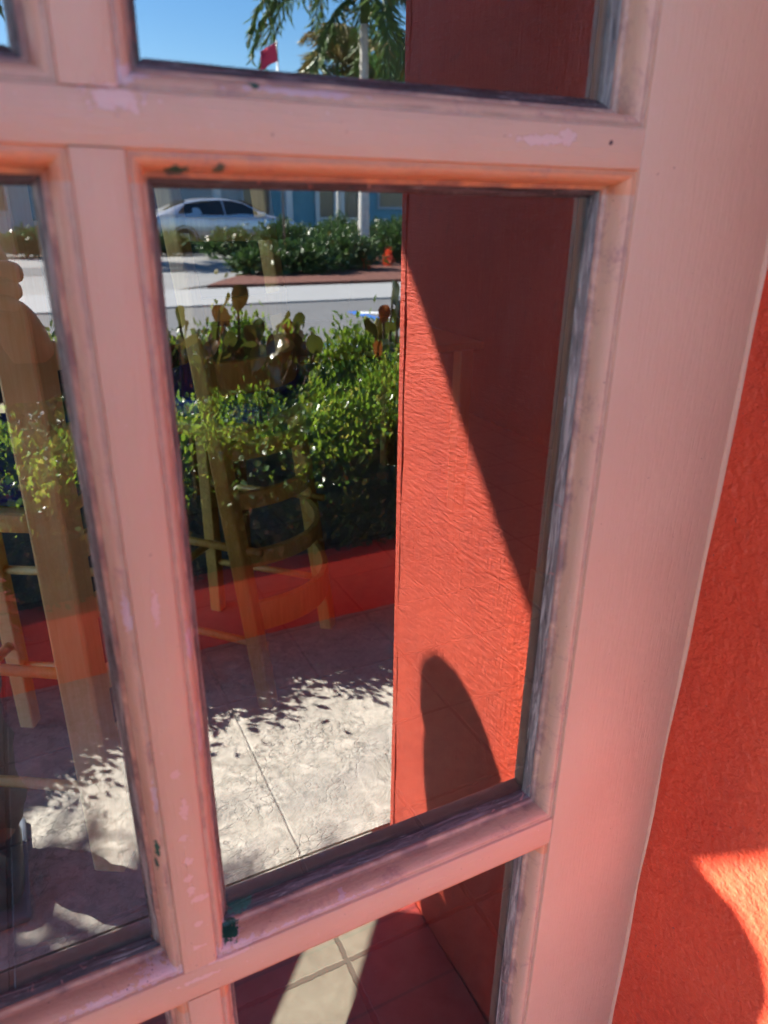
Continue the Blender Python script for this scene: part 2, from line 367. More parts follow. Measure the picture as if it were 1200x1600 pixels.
class MB:
    def __init__(s): s.v = []; s.f = []
    def add(s, v, f):
        k = len(s.v); s.v += [tuple(p) for p in v]; s.f += [tuple(i+k for i in q) for q in f]
        return s
    def box(s, x0, x1, y0, y1, z0, z1, b=0):
        if b <= 0:
            v = [(x, y, z) for x in (x0, x1) for y in (y0, y1) for z in (z0, z1)]
            f = [(0, 1, 3, 2), (4, 6, 7, 5), (0, 4, 5, 1), (2, 3, 7, 6), (0, 2, 6, 4), (1, 5, 7, 3)]
            return s.add(v, f)
        bm = bmesh.new(); bmesh.ops.create_cube(bm, size=1)
        for q in bm.verts: q.co = Vector(((x0+x1)/2+q.co.x*(x1-x0), (y0+y1)/2+q.co.y*(y1-y0), (z0+z1)/2+q.co.z*(z1-z0)))
        bmesh.ops.bevel(bm, geom=bm.edges[:], offset=b, segments=2, profile=.5, affect='EDGES')
        bm.verts.index_update(); s.add([q.co[:] for q in bm.verts], [[q.index for q in f.verts] for f in bm.faces]); bm.free()
        return s
    def tube(s, pts, rad, n=8, sq=False):
        pts = [Vector(p) for p in pts]; rad = rad if isinstance(rad, (list, tuple)) else [rad]*len(pts)
        k = len(s.v); u = None
        for i, p in enumerate(pts):
            t = (pts[min(i+1, len(pts)-1)]-pts[max(i-1, 0)]).normalized()
            if u is None: u = t.orthogonal().normalized()
            u = (u-t*u.dot(t)).normalized(); w_ = t.cross(u)
            for j in range(n):
                a = 2*PI*j/n
                s.v.append(tuple(p+(u*math.cos(a)+w_*math.sin(a))*rad[i]))
        for i in range(len(pts)-1):
            for j in range(n):
                a = k+i*n+j; b = k+i*n+(j+1) % n; s.f.append((a, b, b+n, a+n))
        s.f.append(tuple(k+j for j in range(n))[::-1]); s.f.append(tuple(k+(len(pts)-1)*n+j for j in range(n)))
        return s
    def ribbon(s, pts, w_, t_, upv=(0, 0, 1)):
        """rectangular bar swept along pts: w_ along upv, t_ across"""
        pts = [Vector(p) for p in pts]; k = len(s.v); upv = Vector(upv)
        for i, p in enumerate(pts):
            t = (pts[min(i+1, len(pts)-1)]-pts[max(i-1, 0)]).normalized()
            sd = t.cross(upv).normalized(); uu = sd.cross(t).normalized()
            for a, b in ((-1, -1), (1, -1), (1, 1), (-1, 1)): s.v.append(tuple(p+sd*a*t_/2+uu*b*w_/2))
        for i in range(len(pts)-1):
            for j in range(4):
                a = k+i*4+j; b = k+i*4+(j+1) % 4; s.f.append((a, b, b+4, a+4))
        s.f.append((k+3, k+2, k+1, k)); e = k+(len(pts)-1)*4; s.f.append((e, e+1, e+2, e+3))
        return s
    def build(s, name, mat, parent=None, smooth=False): return mk(name, s.v, s.f, mat, parent, smooth)
def bevel(o, w_=.002, seg=2):
    b = o.modifiers.new('bevel', 'BEVEL'); b.width = w_; b.segments = seg; b.limit_method = 'ANGLE'; return o
def autosmooth(o, ang=35):
    for p in o.data.polygons: p.use_smooth = True
    o.data.set_sharp_from_angle(angle=R(ang)) if hasattr(o.data, 'set_sharp_from_angle') else None
    return o
def fnoise(x, seed):
    r = np.random.default_rng(seed); y = np.zeros_like(x)
    for k in range(9):
        f = 12*(1.75**k); y += np.sin(x*f+r.uniform(0, 6.28))*(r.uniform(.5, 1)/(1.45**k))
    return y/2.2

def sheet(name, poly, z, mat, **k):
    o = mk(name, [(x, y, z) for x, y in poly], [tuple(range(len(poly)))], mat); return tag(o, **k)
def slab(name, poly, z0, z1, mat, parent=None):
    n = len(poly); v = [(x, y, z0) for x, y in poly]+[(x, y, z1) for x, y in poly]
    f = [tuple(range(n))[::-1], tuple(range(n, 2*n))]+[(i, (i+1) % n, (i+1) % n+n, i+n) for i in range(n)]
    return mk(name, v, f, mat, parent)

# ------------------------------------------------------------------ setting
sheet('ground', [(-300, 60), (-300, -300), (300, -300), (300, 60)], -.03, M_ground, kind='structure')
tag(slab('patio_paving', [(-3, -1.50), (4, -1.50), (4, -.62), (.62, -.62), (-3, -.62)], -.026, 0, M_conc), kind='structure')
tag(slab('doorstep_paving', [(-3, -.615), (.515, -.615), (.515, -.52), (-3, -.52)], -.026, -.001, M_conc), kind='structure')
o = slab('doorstep', [(-.6, -.515), (.515, -.515), (.515, -.02), (-.6, -.02)], -.026, .003, M_step); bevel(o, .003); tag(o, kind='structure')
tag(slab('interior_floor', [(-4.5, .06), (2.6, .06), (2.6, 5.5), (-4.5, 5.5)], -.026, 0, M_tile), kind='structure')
road = [(-80, -3.4), (80, -3.4), (80, -9.7), (-80, -9.7)]
sheet('road', road, -.024, M_asph, kind='structure')
o = slab('gutter', [(-80, -9.7), (80, -9.7), (80, -11.75), (-80, -11.75)], -.03, .0, M_band); tag(o, kind='structure')
sheet('driveway', [(-60, -11.8), (2.3, -11.8), (3.9, -13.2), (5.2, -17.4), (5.6, -20), (-60, -20)], -.016, M_drive, kind='structure')
sheet('driveway_lane', [(-60, -15.6), (6, -15.2), (6.3, -17.3), (-60, -17.6)], -.011, M_asph, kind='structure')
bed = [(2.9, -11.8), (3.3, -12.5), (3.9, -13.4), (5.4, -17.4), (6.1, -19.8), (40, -20), (40, -11.8)]
tag(slab('planting_bed', bed, -.02, .05, M_mulch), kind='structure')
# parking-bay marking
mk_ = MB(); 
def strip(a, b, wd, z, mat, name, label):
    a = Vector((*a, 0)); b = Vector((*b, 0)); d = (b-a).normalized(); n = Vector((-d.y, d.x, 0))*wd/2
    o = mk(name, [(*(a+n).xy, z), (*(b+n).xy, z), (*(b-n).xy, z), (*(a-n).xy, z)], [(0, 1, 2, 3)], mat)
    return tag(o, kind='structure')
strip((4.0, -8.55), (4.05, -7.2), .14, -.019, M_blue, 'parking_marking', '')
strip((2.45, -6.7), (3.1, -6.0), .12, -.019, M_blue, 'parking_marking', '')
strip((4.02, -8.42), (5.6, -7.55), .20, -.018, M_white, 'parking_marking', '')
strip((4.12, -7.9), (5.6, -7.1), .16, -.018, M_white, 'parking_marking', '')

# ------------------------------------------------------------------ the building we look into
G = .03
sw = empty('side_wall', 'orange-red painted wall at right, set square to the pink door, sunlit low down', 'wall')
# wall face subdivided so that it can carry real unevenness
def rough_wall():
    ny, nz = 110, 240; ys = np.linspace(0.075, -.515, ny); zs = np.linspace(-.02, 2.6, nz)
    Y, Z = np.meshgrid(ys, zs); X = .517+.0012*np.sin(Y*23+Z*7)+.0008*np.sin(Z*31-Y*11)
    v = np.stack([X, Y, Z], -1).reshape(-1, 3); f = [(a*ny+b, a*ny+b+1, (a+1)*ny+b+1, (a+1)*ny+b) for a in range(nz-1) for b in range(ny-1)]
    return mk('wall_face', v, f, M_wall, sw, True)
rough_wall()
MB().box(.521, .64, -.512, .07, -.02, 2.6).build('wall_core', M_wall, sw)
o = MB().box(.5158, .643, -.5325, -.5155, -.02, 2.6).build('corner_board', M_wall, sw); bevel(o, .003, 3)

fwl = empty('front_wall', 'orange-red stucco front of the building left of the pink door', 'wall')
MB().box(-2.0, -.43, -.02, .12, -.02, 2.6).build('stucco_panel', M_wall, fwl)
MB().box(.645, 4, -.02, .12, -.02, 2.6).build('stucco_panel', M_wall, fwl)
MB().box(-.4295, .6445, -.018, .12, 2.02, 2.6).build('door_head', M_wall, fwl)
leaves_later = []
hb_ = empty('added_shade_bowl', 'added red bowl, out of view, hung left of the door to shade it', 'planter', (-.407, -.76, 0))  # unseen bowl added to shade the door, stile and side wall
V = []; F = []; prof_ = [(.11, 1.00), (.18, 1.04), (.203, 1.14), (.212, 1.34), (.216, 1.46), (.20, 1.465), (.195, 1.42), (.0, 1.41)]
for r_, z_ in prof_:
    for j in range(28): V.append((r_*1.2*math.cos(2*PI*j/28), r_*1.2*math.sin(2*PI*j/28), z_))
for i in range(len(prof_)-1):
    for j in range(28): F.append((i*28+j, i*28+(j+1) % 28, (i+1)*28+(j+1) % 28, (i+1)*28+j))
F.append(tuple(range(28))[::-1]); mk('bowl', V, F, M_plant, hb_, True)
for q in range(3): MB().tube([(.19*math.cos(q*2.1), .19*math.sin(q*2.1), 1.44), (0, 0, 2.60)], .004, 6).build('chain', M_metal, hb_)
ww = empty('wing_wall', 'orange-red wing wall on the left side of the door recess', 'wall')
MB().box(-.65, -.55, -.40, -.022, -.02, 2.6).build('wall_face', M_wall, ww)
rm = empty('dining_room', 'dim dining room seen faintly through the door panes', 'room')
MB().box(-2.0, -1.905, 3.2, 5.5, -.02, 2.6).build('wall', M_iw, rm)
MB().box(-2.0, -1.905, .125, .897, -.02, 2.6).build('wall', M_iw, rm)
MB().box(-2.0, -1.905, .9, 3.195, 2.25, 2.6).build('lintel', M_iw, rm)  # unseen side opening below, added to let light onto the chairs
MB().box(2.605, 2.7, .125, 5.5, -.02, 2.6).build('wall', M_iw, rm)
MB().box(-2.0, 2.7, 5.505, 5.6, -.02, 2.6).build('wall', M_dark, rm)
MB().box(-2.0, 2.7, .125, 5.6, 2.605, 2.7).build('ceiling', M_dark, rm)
pr = empty('porch_roof', 'porch roof slab that shades the upper door', 'roof')
MB().box(-2.0, 4, -1.76, .115, 2.605, 2.75).build('roof_slab', M_ceil, pr)

# ------------------------------------------------------------------ door
door = empty('glazed_door', 'worn salmon-pink painted door with small mirror-like panes and grey putty', 'door')
XL, XR = .0343, .0594          # vertical glazing bar
XS0, XS1 = .3794, .5145        # right stile
LX0, LX1 = -.42, -.2857
rows = [(1.2981, 1.852), (.7194, 1.2739), (.135, .6883)]
cols = [(LX1, XL), (XR, XS0)]
def face_bar(name, x0, x1, z0, z1, y0=0, y1=.044, vertical=False, seed=1):
    """bar with slightly wandering front arrises"""
    n = max(6, int((z1-z0 if vertical else x1-x0)/.006)); t = np.linspace(0, 1, n)
    v = []; 
    L = (z1-z0) if vertical else (x1-x0)
    e1 = fnoise(t*L, seed)*.00022; e2 = fnoise(t*L, seed+1)*.00022; dy = fnoise(t*L*.6, seed+2)*.00012
    bev = .0011
    for i in range(n):
        if vertical:
            z = z0+L*t[i]; a = x0+e1[i]; b = x1+e2[i]
            ring = [(a, y1, z), (a, y0+bev+dy[i], z), (a+bev*.4, y0+bev*.35+dy[i], z), (a+bev, y0+dy[i], z), ((a+b)/2, y0+dy[i]*.5, z), (b-bev, y0+dy[i], z), (b-bev*.4, y0+bev*.35+dy[i], z), (b, y0+bev+dy[i], z), (b, y1, z)]
        else:
            x = x0+L*t[i]; a = z0+e1[i]; b = z1+e2[i]
            ring = [(x, y1, b), (x, y0+bev+dy[i], b), (x, y0+bev*.35+dy[i], b-bev*.4), (x, y0+dy[i], b-bev), (x, y0+dy[i]*.5, (a+b)/2), (x, y0+dy[i], a+bev), (x, y0+bev*.35+dy[i], a+bev*.4), (x, y0+bev+dy[i], a), (x, y1, a)]
        v += ring
    k = 9; f = [(i*k+j, i*k+(j+1) % k, (i+1)*k+(j+1) % k, (i+1)*k+j) for i in range(n-1) for j in range(k)]
    f += [tuple(range(k))[::-1], tuple((n-1)*k+j for j in range(k))]
    o = mk(name, v, f, M_face if vertical else M_faceh, door); return autosmooth(o, 60)
face_bar('stile', XS0, XS1, 0.006, 2.0, vertical=True, seed=3)
face_bar('stile', LX0, LX1, 0.006, 2.0, vertical=True, seed=8)
face_bar('rail', LX1+.0002, XS0-.0002, 1.852, 1.9999, .0003, seed=12)
face_bar('rail', LX1+.0002, XS0-.0002, .0062, .135, .0003, seed=15)
face_bar('glazing_bar', LX1+.0003, XS0-.0003, 1.2739, 1.2981, .0006, seed=21)
face_bar('glazing_bar', LX1+.0003, XS0-.0003, .6883, .7194, .0006, seed=25)
for i, (a, b) in enumerate(((1.2984, 1.8517), (.7197, 1.2736), (.1353, .688))):
    face_bar('glazing_bar', XL, XR, a, b, .0004 if i else .0002, vertical=True, seed=31+3*i)
PROF = [(-.0002, .0022), (.0006, .0032), (.0014, .0030), (.0026, .0027), (.0042, .0034), (.0060, .0052), (.0074, .0080), (.0083, .0118), (.0086, .0160), (.0087, .0186), (.0094, .0197), (.0104, .0200), (.0114, .0204), (.0118, .0222), (.0119, .0290)]
PUT = [(.0112, .0225), (.0122, .0232), (.0134, .0244), (.0147, .0264), (.0158, .0284), (.0163, .0302)]
def ring(name, x0, x1, z0, z1, prof, mat, amp, seed, bottom=1.0):
    """moulding swept round an opening with mitred corners, edges made to wander"""
    sides = [((x0, z0), (x1, z0), (1, 0), (0, 1)), ((x1, z0), (x1, z1), (0, 1), (-1, 0)), ((x1, z1), (x0, z1), (-1, 0), (0, -1)), ((x0, z1), (x0, z0), (0, -1), (1, 0))]
    V = []; F = []; k = len(prof)
    for si, (p, q, d, nrm) in enumerate(sides):
        L = abs(q[0]-p[0])+abs(q[1]-p[1]); n = int(L/.0028)
        t = np.linspace(0, 1, n+1); base = len(V)
        nz = np.array([fnoise(t*L, seed+si*37+j*(1 if mat is M_putty else 0))*amp for j in range(k)])
        ex = np.array([fnoise(t*L*2.1+3, seed+si*37+90+j)*amp*.35 for j in range(k)])
        fade = np.minimum(1, np.minimum(t, 1-t)*L/.006)
        if mat is not M_putty and si == 0:
            pass
        for i in range(n+1):
            for j, (ins, dep) in enumerate(prof):
                if mat is M_putty and si == 0: ins = .0112+(ins-.0112)*bottom
                a = ins+(nz[j, i]+ex[j, i])*fade[i]*(1 if 0 < j else .2)
                s = L*t[i]; s = ins+(L-2*ins)*t[i]
                dd = dep+(ex[j, i]*.8)*fade[i]*(1 if 0 < j < k-1 else 0)
                V.append((p[0]+d[0]*s+nrm[0]*a, dd, p[1]+d[1]*s+nrm[1]*a))
        for i in range(n):
            for j in range(k-1):
                a = base+i*k+j; F.append((a, a+k, a+k+1, a+1))
    o = mk(name, V, F, mat, door, True); return o
for ci, (x0, x1) in enumerate(cols):
    for ri, (z0, z1) in enumerate(rows):
        s = ci*1000+ri*300
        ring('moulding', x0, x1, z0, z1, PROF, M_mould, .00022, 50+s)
        ring('putty', x0, x1, z0, z1, PUT, M_putty, .00055, 77+s, 1.25)
        e = .0125; a, b, c, d = x0+e, x1-e, z0+e, z1-e
        v = [(x, y, z) for x in (a, b) for y in (G, G+.003) for z in (c, d)]
        f = [(0, 4, 5, 1), (0, 1, 3, 2), (4, 6, 7, 5), (2, 3, 7, 6), (0, 2, 6, 4), (1, 5, 7, 3)]
        mk('pane', v, f, None, door, mats=[M_film, M_clear], mi=[0, 1, 1, 1, 1, 1])
# caulk bead between stile and red wall
V = []; F = []; n = 700; zz = np.linspace(.0, 2.0, n); e = fnoise(zz, 4)*.0008+fnoise(zz*4, 5)*.0004
for i in range(n):
    c = .5150+e[i]*.6
    for j in range(7):
        a = PI*j/6; V.append((c+.0028+.0034*math.cos(a)*-1, .0008-.0030*math.sin(a), zz[i]))
for i in range(n-1):
    for j in range(6): a = i*7+j; F.append((a, a+7, a+8, a+1))
mk('caulk_bead', V, F, M_face, door, True)

# ------------------------------------------------------------------ chairs inside
def chair(loc, rz, lean, w_, label, top=1.42, bow=-.055, pw=.042, M_wood=M_wood2):
    t = empty('bar_chair', label, 'chair', loc, rz, 'high wooden chairs behind the door glass')
    def P(x, z): return (x, -lean*z, z)
    for sx in (-1, 1):
        o = MB().ribbon([P(sx*w_/2, z) for z in (0, .25, .5, .75, 1.0, 1.25, top-.05)], pw, pw, (0, 1, 0)).build('back_post', M_wood, t); bevel(o, .006)
        MB().tube([P(sx*w_/2, top-.05), P(sx*w_/2, top-.035), P(sx*w_/2, top-.01), P(sx*w_/2, top+.015), P(sx*w_/2, top+.025)], [.013, .019, .026, .019, .004], 14).build('finial', M_wood, t, True)
    for z, h, nm in ((.26, .085, 'rung'), (.42, .045, 'rung'), (.575, .045, 'rung'), (.70, .045, 'rung'), (.875, .08, 'slat'), (1.03, .05, 'slat'), (1.20, .05, 'slat'), (1.34, .07, 'slat')):
        n = 15; pts = []
        for i in range(n):
            u = -1+2*i/(n-1); x = u*(w_/2-.012); q = P(x, z); pts.append((x, q[1]+bow*(1-u*u), z))
        o = MB().ribbon(pts, h, .018, (0, 0, 1)).build(nm, M_wood, t); bevel(o, .003)
    MB().box(-w_/2-.02, w_/2+.02, .0, .42, .745, .78, .008).build('seat', M_wood, t)
    MB().box(-w_/2+.0, w_/2-.0, -.02, .41, .781, .83, .014).build('cushion', M_bluef, t)
    for sx in (-1, 1):
        o = MB().ribbon([(sx*(w_/2-.02), .39, 0), (sx*(w_/2-.02), .39, .745)], .038, .038, (0, 1, 0)).build('leg', M_wood, t); bevel(o, .004)
        for z in (.18, .45): MB().tube([(sx*(w_/2-.01), .0, z), (sx*(w_/2-.02), .39, z)], .011, 8).build('stretcher', M_wood, t, True)
    MB().tube([(-w_/2+.02, .39, .25), (w_/2-.02, .39, .25)], .012, 8).build('stretcher', M_wood, t, True)
    return t
chair((.60, 1.34, 0), R(45), -.13, .42, 'high wooden chair behind the middle pane, its curved rungs showing over the hedge', bow=-.10)
chair((.112, 1.02, 0), R(60), .0, .42, 'high wooden chair behind the left pane, thick upright post with visible grain', pw=.064, M_wood=M_wood)
chair((-.75, 2.1, 0), R(150), .05, .42, 'high wooden chair farther back in the room behind the left panes')
tb = empty('dining_table', 'wooden dining table standing behind the chairs in the dim room', 'table', (1.15, 2.5, 0))
MB().box(-.55, .55, -.4, .4, .72, .75, .006).build('table_top', M_wood3, tb)
for sx in (-1, 1):
    for sy in (-1, 1):
        MB().box(sx*.49-.03, sx*.49+.03, sy*.34-.03, sy*.34+.03, 0, .72, .004).build('leg', M_wood3, tb)
cl = empty('room_column', 'square wooden column in the dim room behind the upper right pane', 'column', (1.55, 1.25, 0))
o = MB().box(-.09, .09, -.09, .09, 0, 2.6, .01).build('shaft', M_wood3, cl)
o = MB().box(-.11, .11, -.11, .11, 0, .12, .006).build('base', M_wood3, cl)

# ------------------------------------------------------------------ foliage helper
def leaves(name, C, N, L, W, mat, parent=None, rnd=.7, fold=.25, seed=0, curl=.15):
    """C centres (n,3); N growth directions (n,3); L, W length and width"""
    g = np.random.default_rng(seed); n = len(C)
    d = N+g.normal(0, rnd, (n, 3)); d /= np.linalg.norm(d, axis=1)[:, None]+1e-9
    a = g.normal(0, 1, (n, 3)); s = np.cross(d, a); s /= np.linalg.norm(s, axis=1)[:, None]+1e-9
    u = np.cross(s, d)
    Ls = (L*g.uniform(.6, 1.25, n))[:, None]; Ws = (W*g.uniform(.6, 1.25, n))[:, None]
    P = [C, C+d*Ls*.35+s*Ws*.5+u*Ws*fold, C+d*Ls*.72+s*Ws*.42+u*(Ws*fold-Ls*curl*.4), C+d*Ls-u*Ls*curl,
         C+d*Ls*.72-s*Ws*.42+u*(Ws*fold-Ls*curl*.4), C+d*Ls*.35-s*Ws*.5+u*Ws*fold, C+d*Ls*.5-u*Ls*curl*.25]
    V = np.stack(P, 1).reshape(-1, 3)
    b = (np.arange(n)*7)[:, None]
    F = np.concatenate([b+np.array([0, 1, 6]), b+np.array([1, 2, 6]), b+np.array([2, 3, 6]), b+np.array([3, 4, 6]), b+np.array([4, 5, 6]), b+np.array([5, 0, 6])], 0)
    me = bpy.data.meshes.new(name); me.vertices.add(len(V)); me.vertices.foreach_set('co', V.ravel())
    me.loops.add(len(F)*3); me.loops.foreach_set('vertex_index', F.ravel().astype(np.int32))
    me.polygons.add(len(F)); me.polygons.foreach_set('loop_start', np.arange(len(F), dtype=np.int32)*3); me.polygons.foreach_set('loop_total', np.full(len(F), 3, np.int32))
    me.polygons.foreach_set('use_smooth', np.ones(len(F), bool)); me.update(calc_edges=True); me.materials.append(mat)
    o = bpy.data.objects.new(name, me); COL.objects.link(o)
    if parent: o.parent = parent
    return o
def bush(name, label, cat, loc, r, zb, zt, n, L, W, mat, group=None, seed=0, up_=.8, clumps=60, stems=True, inner=.25):
    g = np.random.default_rng(seed)
    t = empty(name, label, cat, (loc[0], loc[1], 0), 0, group)
    # shoots over an uneven dome; leaves clustered round shoot tips
    rx, ry = r; h = (zt-zb)
    th = g.uniform(0, 2*PI, clumps); ph = np.arccos(g.uniform(-.55, 1, clumps)); rr = g.uniform(.5, 1.12, clumps)
    D_ = np.stack([np.sin(ph)*np.cos(th), np.sin(ph)*np.sin(th), np.cos(ph)], 1)
    cc = np.array([0, 0, zb+h*.42]); S = np.array([rx, ry, h*.56])
    T = cc+D_*S*rr[:, None]; T[:, 2] = np.maximum(T[:, 2], zb+.03)
    k = g.integers(0, clumps, n); al = g.beta(3.2, 1.1, n)[:, None]
    base = cc+(T-cc)*.35
    sp_ = np.mean(S)*.12
    C = base[k]+(T[k]-base[k])*al+g.normal(0, sp_, (n, 3)); C[:, 2] = np.maximum(C[:, 2], zb); C[:, 1] = np.minimum(C[:, 1], r[1]*.95+1.2*np.maximum(C[:, 2]-.26, 0))
    ndir = D_[k]*.8+np.array([0, 0, up_])
    if mat is M_leaf:
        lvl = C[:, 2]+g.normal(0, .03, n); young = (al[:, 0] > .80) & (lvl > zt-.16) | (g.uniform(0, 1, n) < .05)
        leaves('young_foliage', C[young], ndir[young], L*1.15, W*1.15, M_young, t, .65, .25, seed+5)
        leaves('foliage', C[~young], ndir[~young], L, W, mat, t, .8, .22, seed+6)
    else: leaves('foliage', C, ndir, L, W, mat, t, .6, .22, seed+5)
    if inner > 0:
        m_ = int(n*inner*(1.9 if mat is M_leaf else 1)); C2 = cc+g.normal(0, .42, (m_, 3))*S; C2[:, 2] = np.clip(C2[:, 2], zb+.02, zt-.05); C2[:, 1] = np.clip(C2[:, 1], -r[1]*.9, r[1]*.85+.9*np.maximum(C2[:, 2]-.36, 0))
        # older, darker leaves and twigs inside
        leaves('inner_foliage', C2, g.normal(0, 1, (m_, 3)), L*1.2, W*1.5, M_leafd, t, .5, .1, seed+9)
    if stems:
        b = MB()
        for i in range(0, clumps, 3):
            p0 = Vector((g.normal(0, .04), g.normal(0, .04), zb-.02)); p2 = Vector(T[i]); p1 = p0.lerp(p2, .5)+Vector(g.normal(0, .03, 3))
            b.tube([p0, p1, p2], [.006, .004, .002], 5)
        b.build('stems', M_stem, t)
    return t

for nm_, C_, par_ in leaves_later: leaves(nm_, C_, np.tile([0, 0, 1.], (len(C_), 1)), .055, .022, M_leafd, par_, .9, .2, 8)
# ------------------------------------------------------------------ planter and hedge
pl = empty('planter', 'low orange-red masonry planter wall running under the clipped hedge', 'planter', (1, -1.5, 0))
o = MB().box(-2.6, 3.4, -.07, .03, -.02, .205, .008).build('front_wall', M_plant, pl)
o = MB().box(-2.6, 3.4, -1.85, -1.75, -.02, .20, .008).build('rear_wall', M_plant, pl)
MB().box(-2.595, 3.395, -1.745, -.075, -.02, .165).build('soil', M_soil, pl)
hl = ['hedge shrub in the planter, leftmost, mostly behind the person', 'hedge shrub in the planter behind the pink plant', 'glossy hedge shrub seen over the left pane beside the wooden post', 'bright sunlit hedge shrub at the left of the middle pane', 'bright hedge shrub at the middle of the pane, overlaid by curved chair slats', 'glossy green hedge shrub just left of the red wall edge', 'hedge shrub hidden mostly by the red wall edge', 'hedge shrub beyond the red wall']
for i, x in enumerate((-1.05, -.55, -.08, .42, .86, 1.30, 1.76, 2.3)):
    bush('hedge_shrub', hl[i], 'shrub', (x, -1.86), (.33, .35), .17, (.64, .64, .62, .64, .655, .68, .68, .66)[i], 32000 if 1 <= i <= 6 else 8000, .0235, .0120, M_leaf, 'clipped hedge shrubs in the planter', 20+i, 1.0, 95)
bl = ['darker taller shrub behind the hedge at far left', 'darker shrub behind the hedge left of the round-leaved plant', 'dark shrub behind the hedge with upright shoots', 'dark shrub behind the hedge near the road marking', 'dark upright shrub behind the hedge beside the red wall edge']
for i, (x, zt) in enumerate(((-.4, .8), (.3, .82), (.85, .78), (1.5, .71), (2.05, .82))):
    bush('back_shrub', bl[i], 'shrub', (x, -2.62), (.40, .38), .17, zt, 12000, .030, .012, M_leafd if i in (0, 4) else M_leaf, 'darker shrubs behind the hedge', 60+i, 1.6, 70)
# round-leaved plant
def round_plant(loc, pts, label, seed):
    t = empty('round_leaved_plant', label, 'plant', (*loc, 0)); b = MB(); g = np.random.default_rng(seed)
    V = []; F = []
    for (x, y, z, r) in pts:
        p0 = Vector((g.normal(0, .05), g.normal(0, .05), .17)); p2 = Vector((x-loc[0], y-loc[1], z-r)); p0 = Vector((p2.x*.8+g.normal(0, .02), p2.y*.5, .25)); b.tube([p0, p0.lerp(p2, .5)+Vector((g.normal(0, .02), 0, .05)), p2], [.010, .008, .005], 6)
        n = Vector((g.normal(0, 1.0), 1+g.normal(0, .4), g.normal(0, .6))).normalized(); u = Vector((g.normal(0, .45), g.normal(0, .3), 1)); u = (u-n*u.dot(n)).normalized(); s = n.cross(u); c = p2+u*r
        k = len(V); V.append(tuple(c+n*.006))
        for j in range(16):
            a = 2*PI*j/16; V.append(tuple(c+(u*math.cos(a)*1.3+s*math.sin(a)*(.82+.16*math.cos(a)))*r*1.25+n*(abs(math.sin(a))*r*.35+.004*math.sin(3*a))))
        for j in range(16): F.append((k, k+1+j, k+1+(j+1) % 16))
    b.build('stems', M_stem, t); mk('round_leaves', V, F, M_round, t, True)
g = np.random.default_rng(3)
pts = [(.55, -2.35, .87, .030), (.70, -2.35, .915, .028), (.78, -2.38, .925, .032), (.73, -2.4, .86, .030), (.93, -2.35, .845, .026), (1.02, -2.4, .83, .024)]
pts += [(g.uniform(.42, 1.05), g.uniform(-2.5, -2.1), g.uniform(.62, .83), g.uniform(.022, .034)) for _ in range(75)]
round_plant((.72, -2.4), pts, 'round-leaved reddish plant poking up behind the hedge against the grey road', 5)
pts = [(1.46, -2.4, .92, .034), (1.50, -2.42, .86, .034), (1.43, -2.35, .80, .03), (1.55, -2.4, .95, .03), (1.6, -2.3, .85, .035)]+[(g.uniform(1.36, 1.8), g.uniform(-2.5, -2.2), g.uniform(.6, .88), g.uniform(.022, .034)) for _ in range(12)]
round_plant((1.55, -2.4), pts, 'round-leaved plant right at the edge of the red wall', 6)
# pink-leaved plant hanging over the planter
t = empty('pink_leaved_plant', 'frilly pink-leaved plant spilling over the planter at the left edge', 'plant', (-.20, -1.50, 0))
g = np.random.default_rng(11); C = []; Nn = []
for i in range(260):
    a = g.uniform(0, 1); x = -.03+.055*a+g.normal(0, .018); z = .48-.34*a+g.normal(0, .014); C.append((x, .05+g.normal(0, .03), z)); Nn.append((1.1, .4, -.25))
leaves('pink_leaves', np.array(C), np.array(Nn), .062, .014, M_pinkf, t, .28, .15, 3)
b = MB()
for i in range(8): b.tube([(-.02, 0, .17), (-.03+i*.004, .03, .4), (-.02+i*.008, .06, .48-.03*i)], .003, 5)
b.build('stems', M_stem, t)

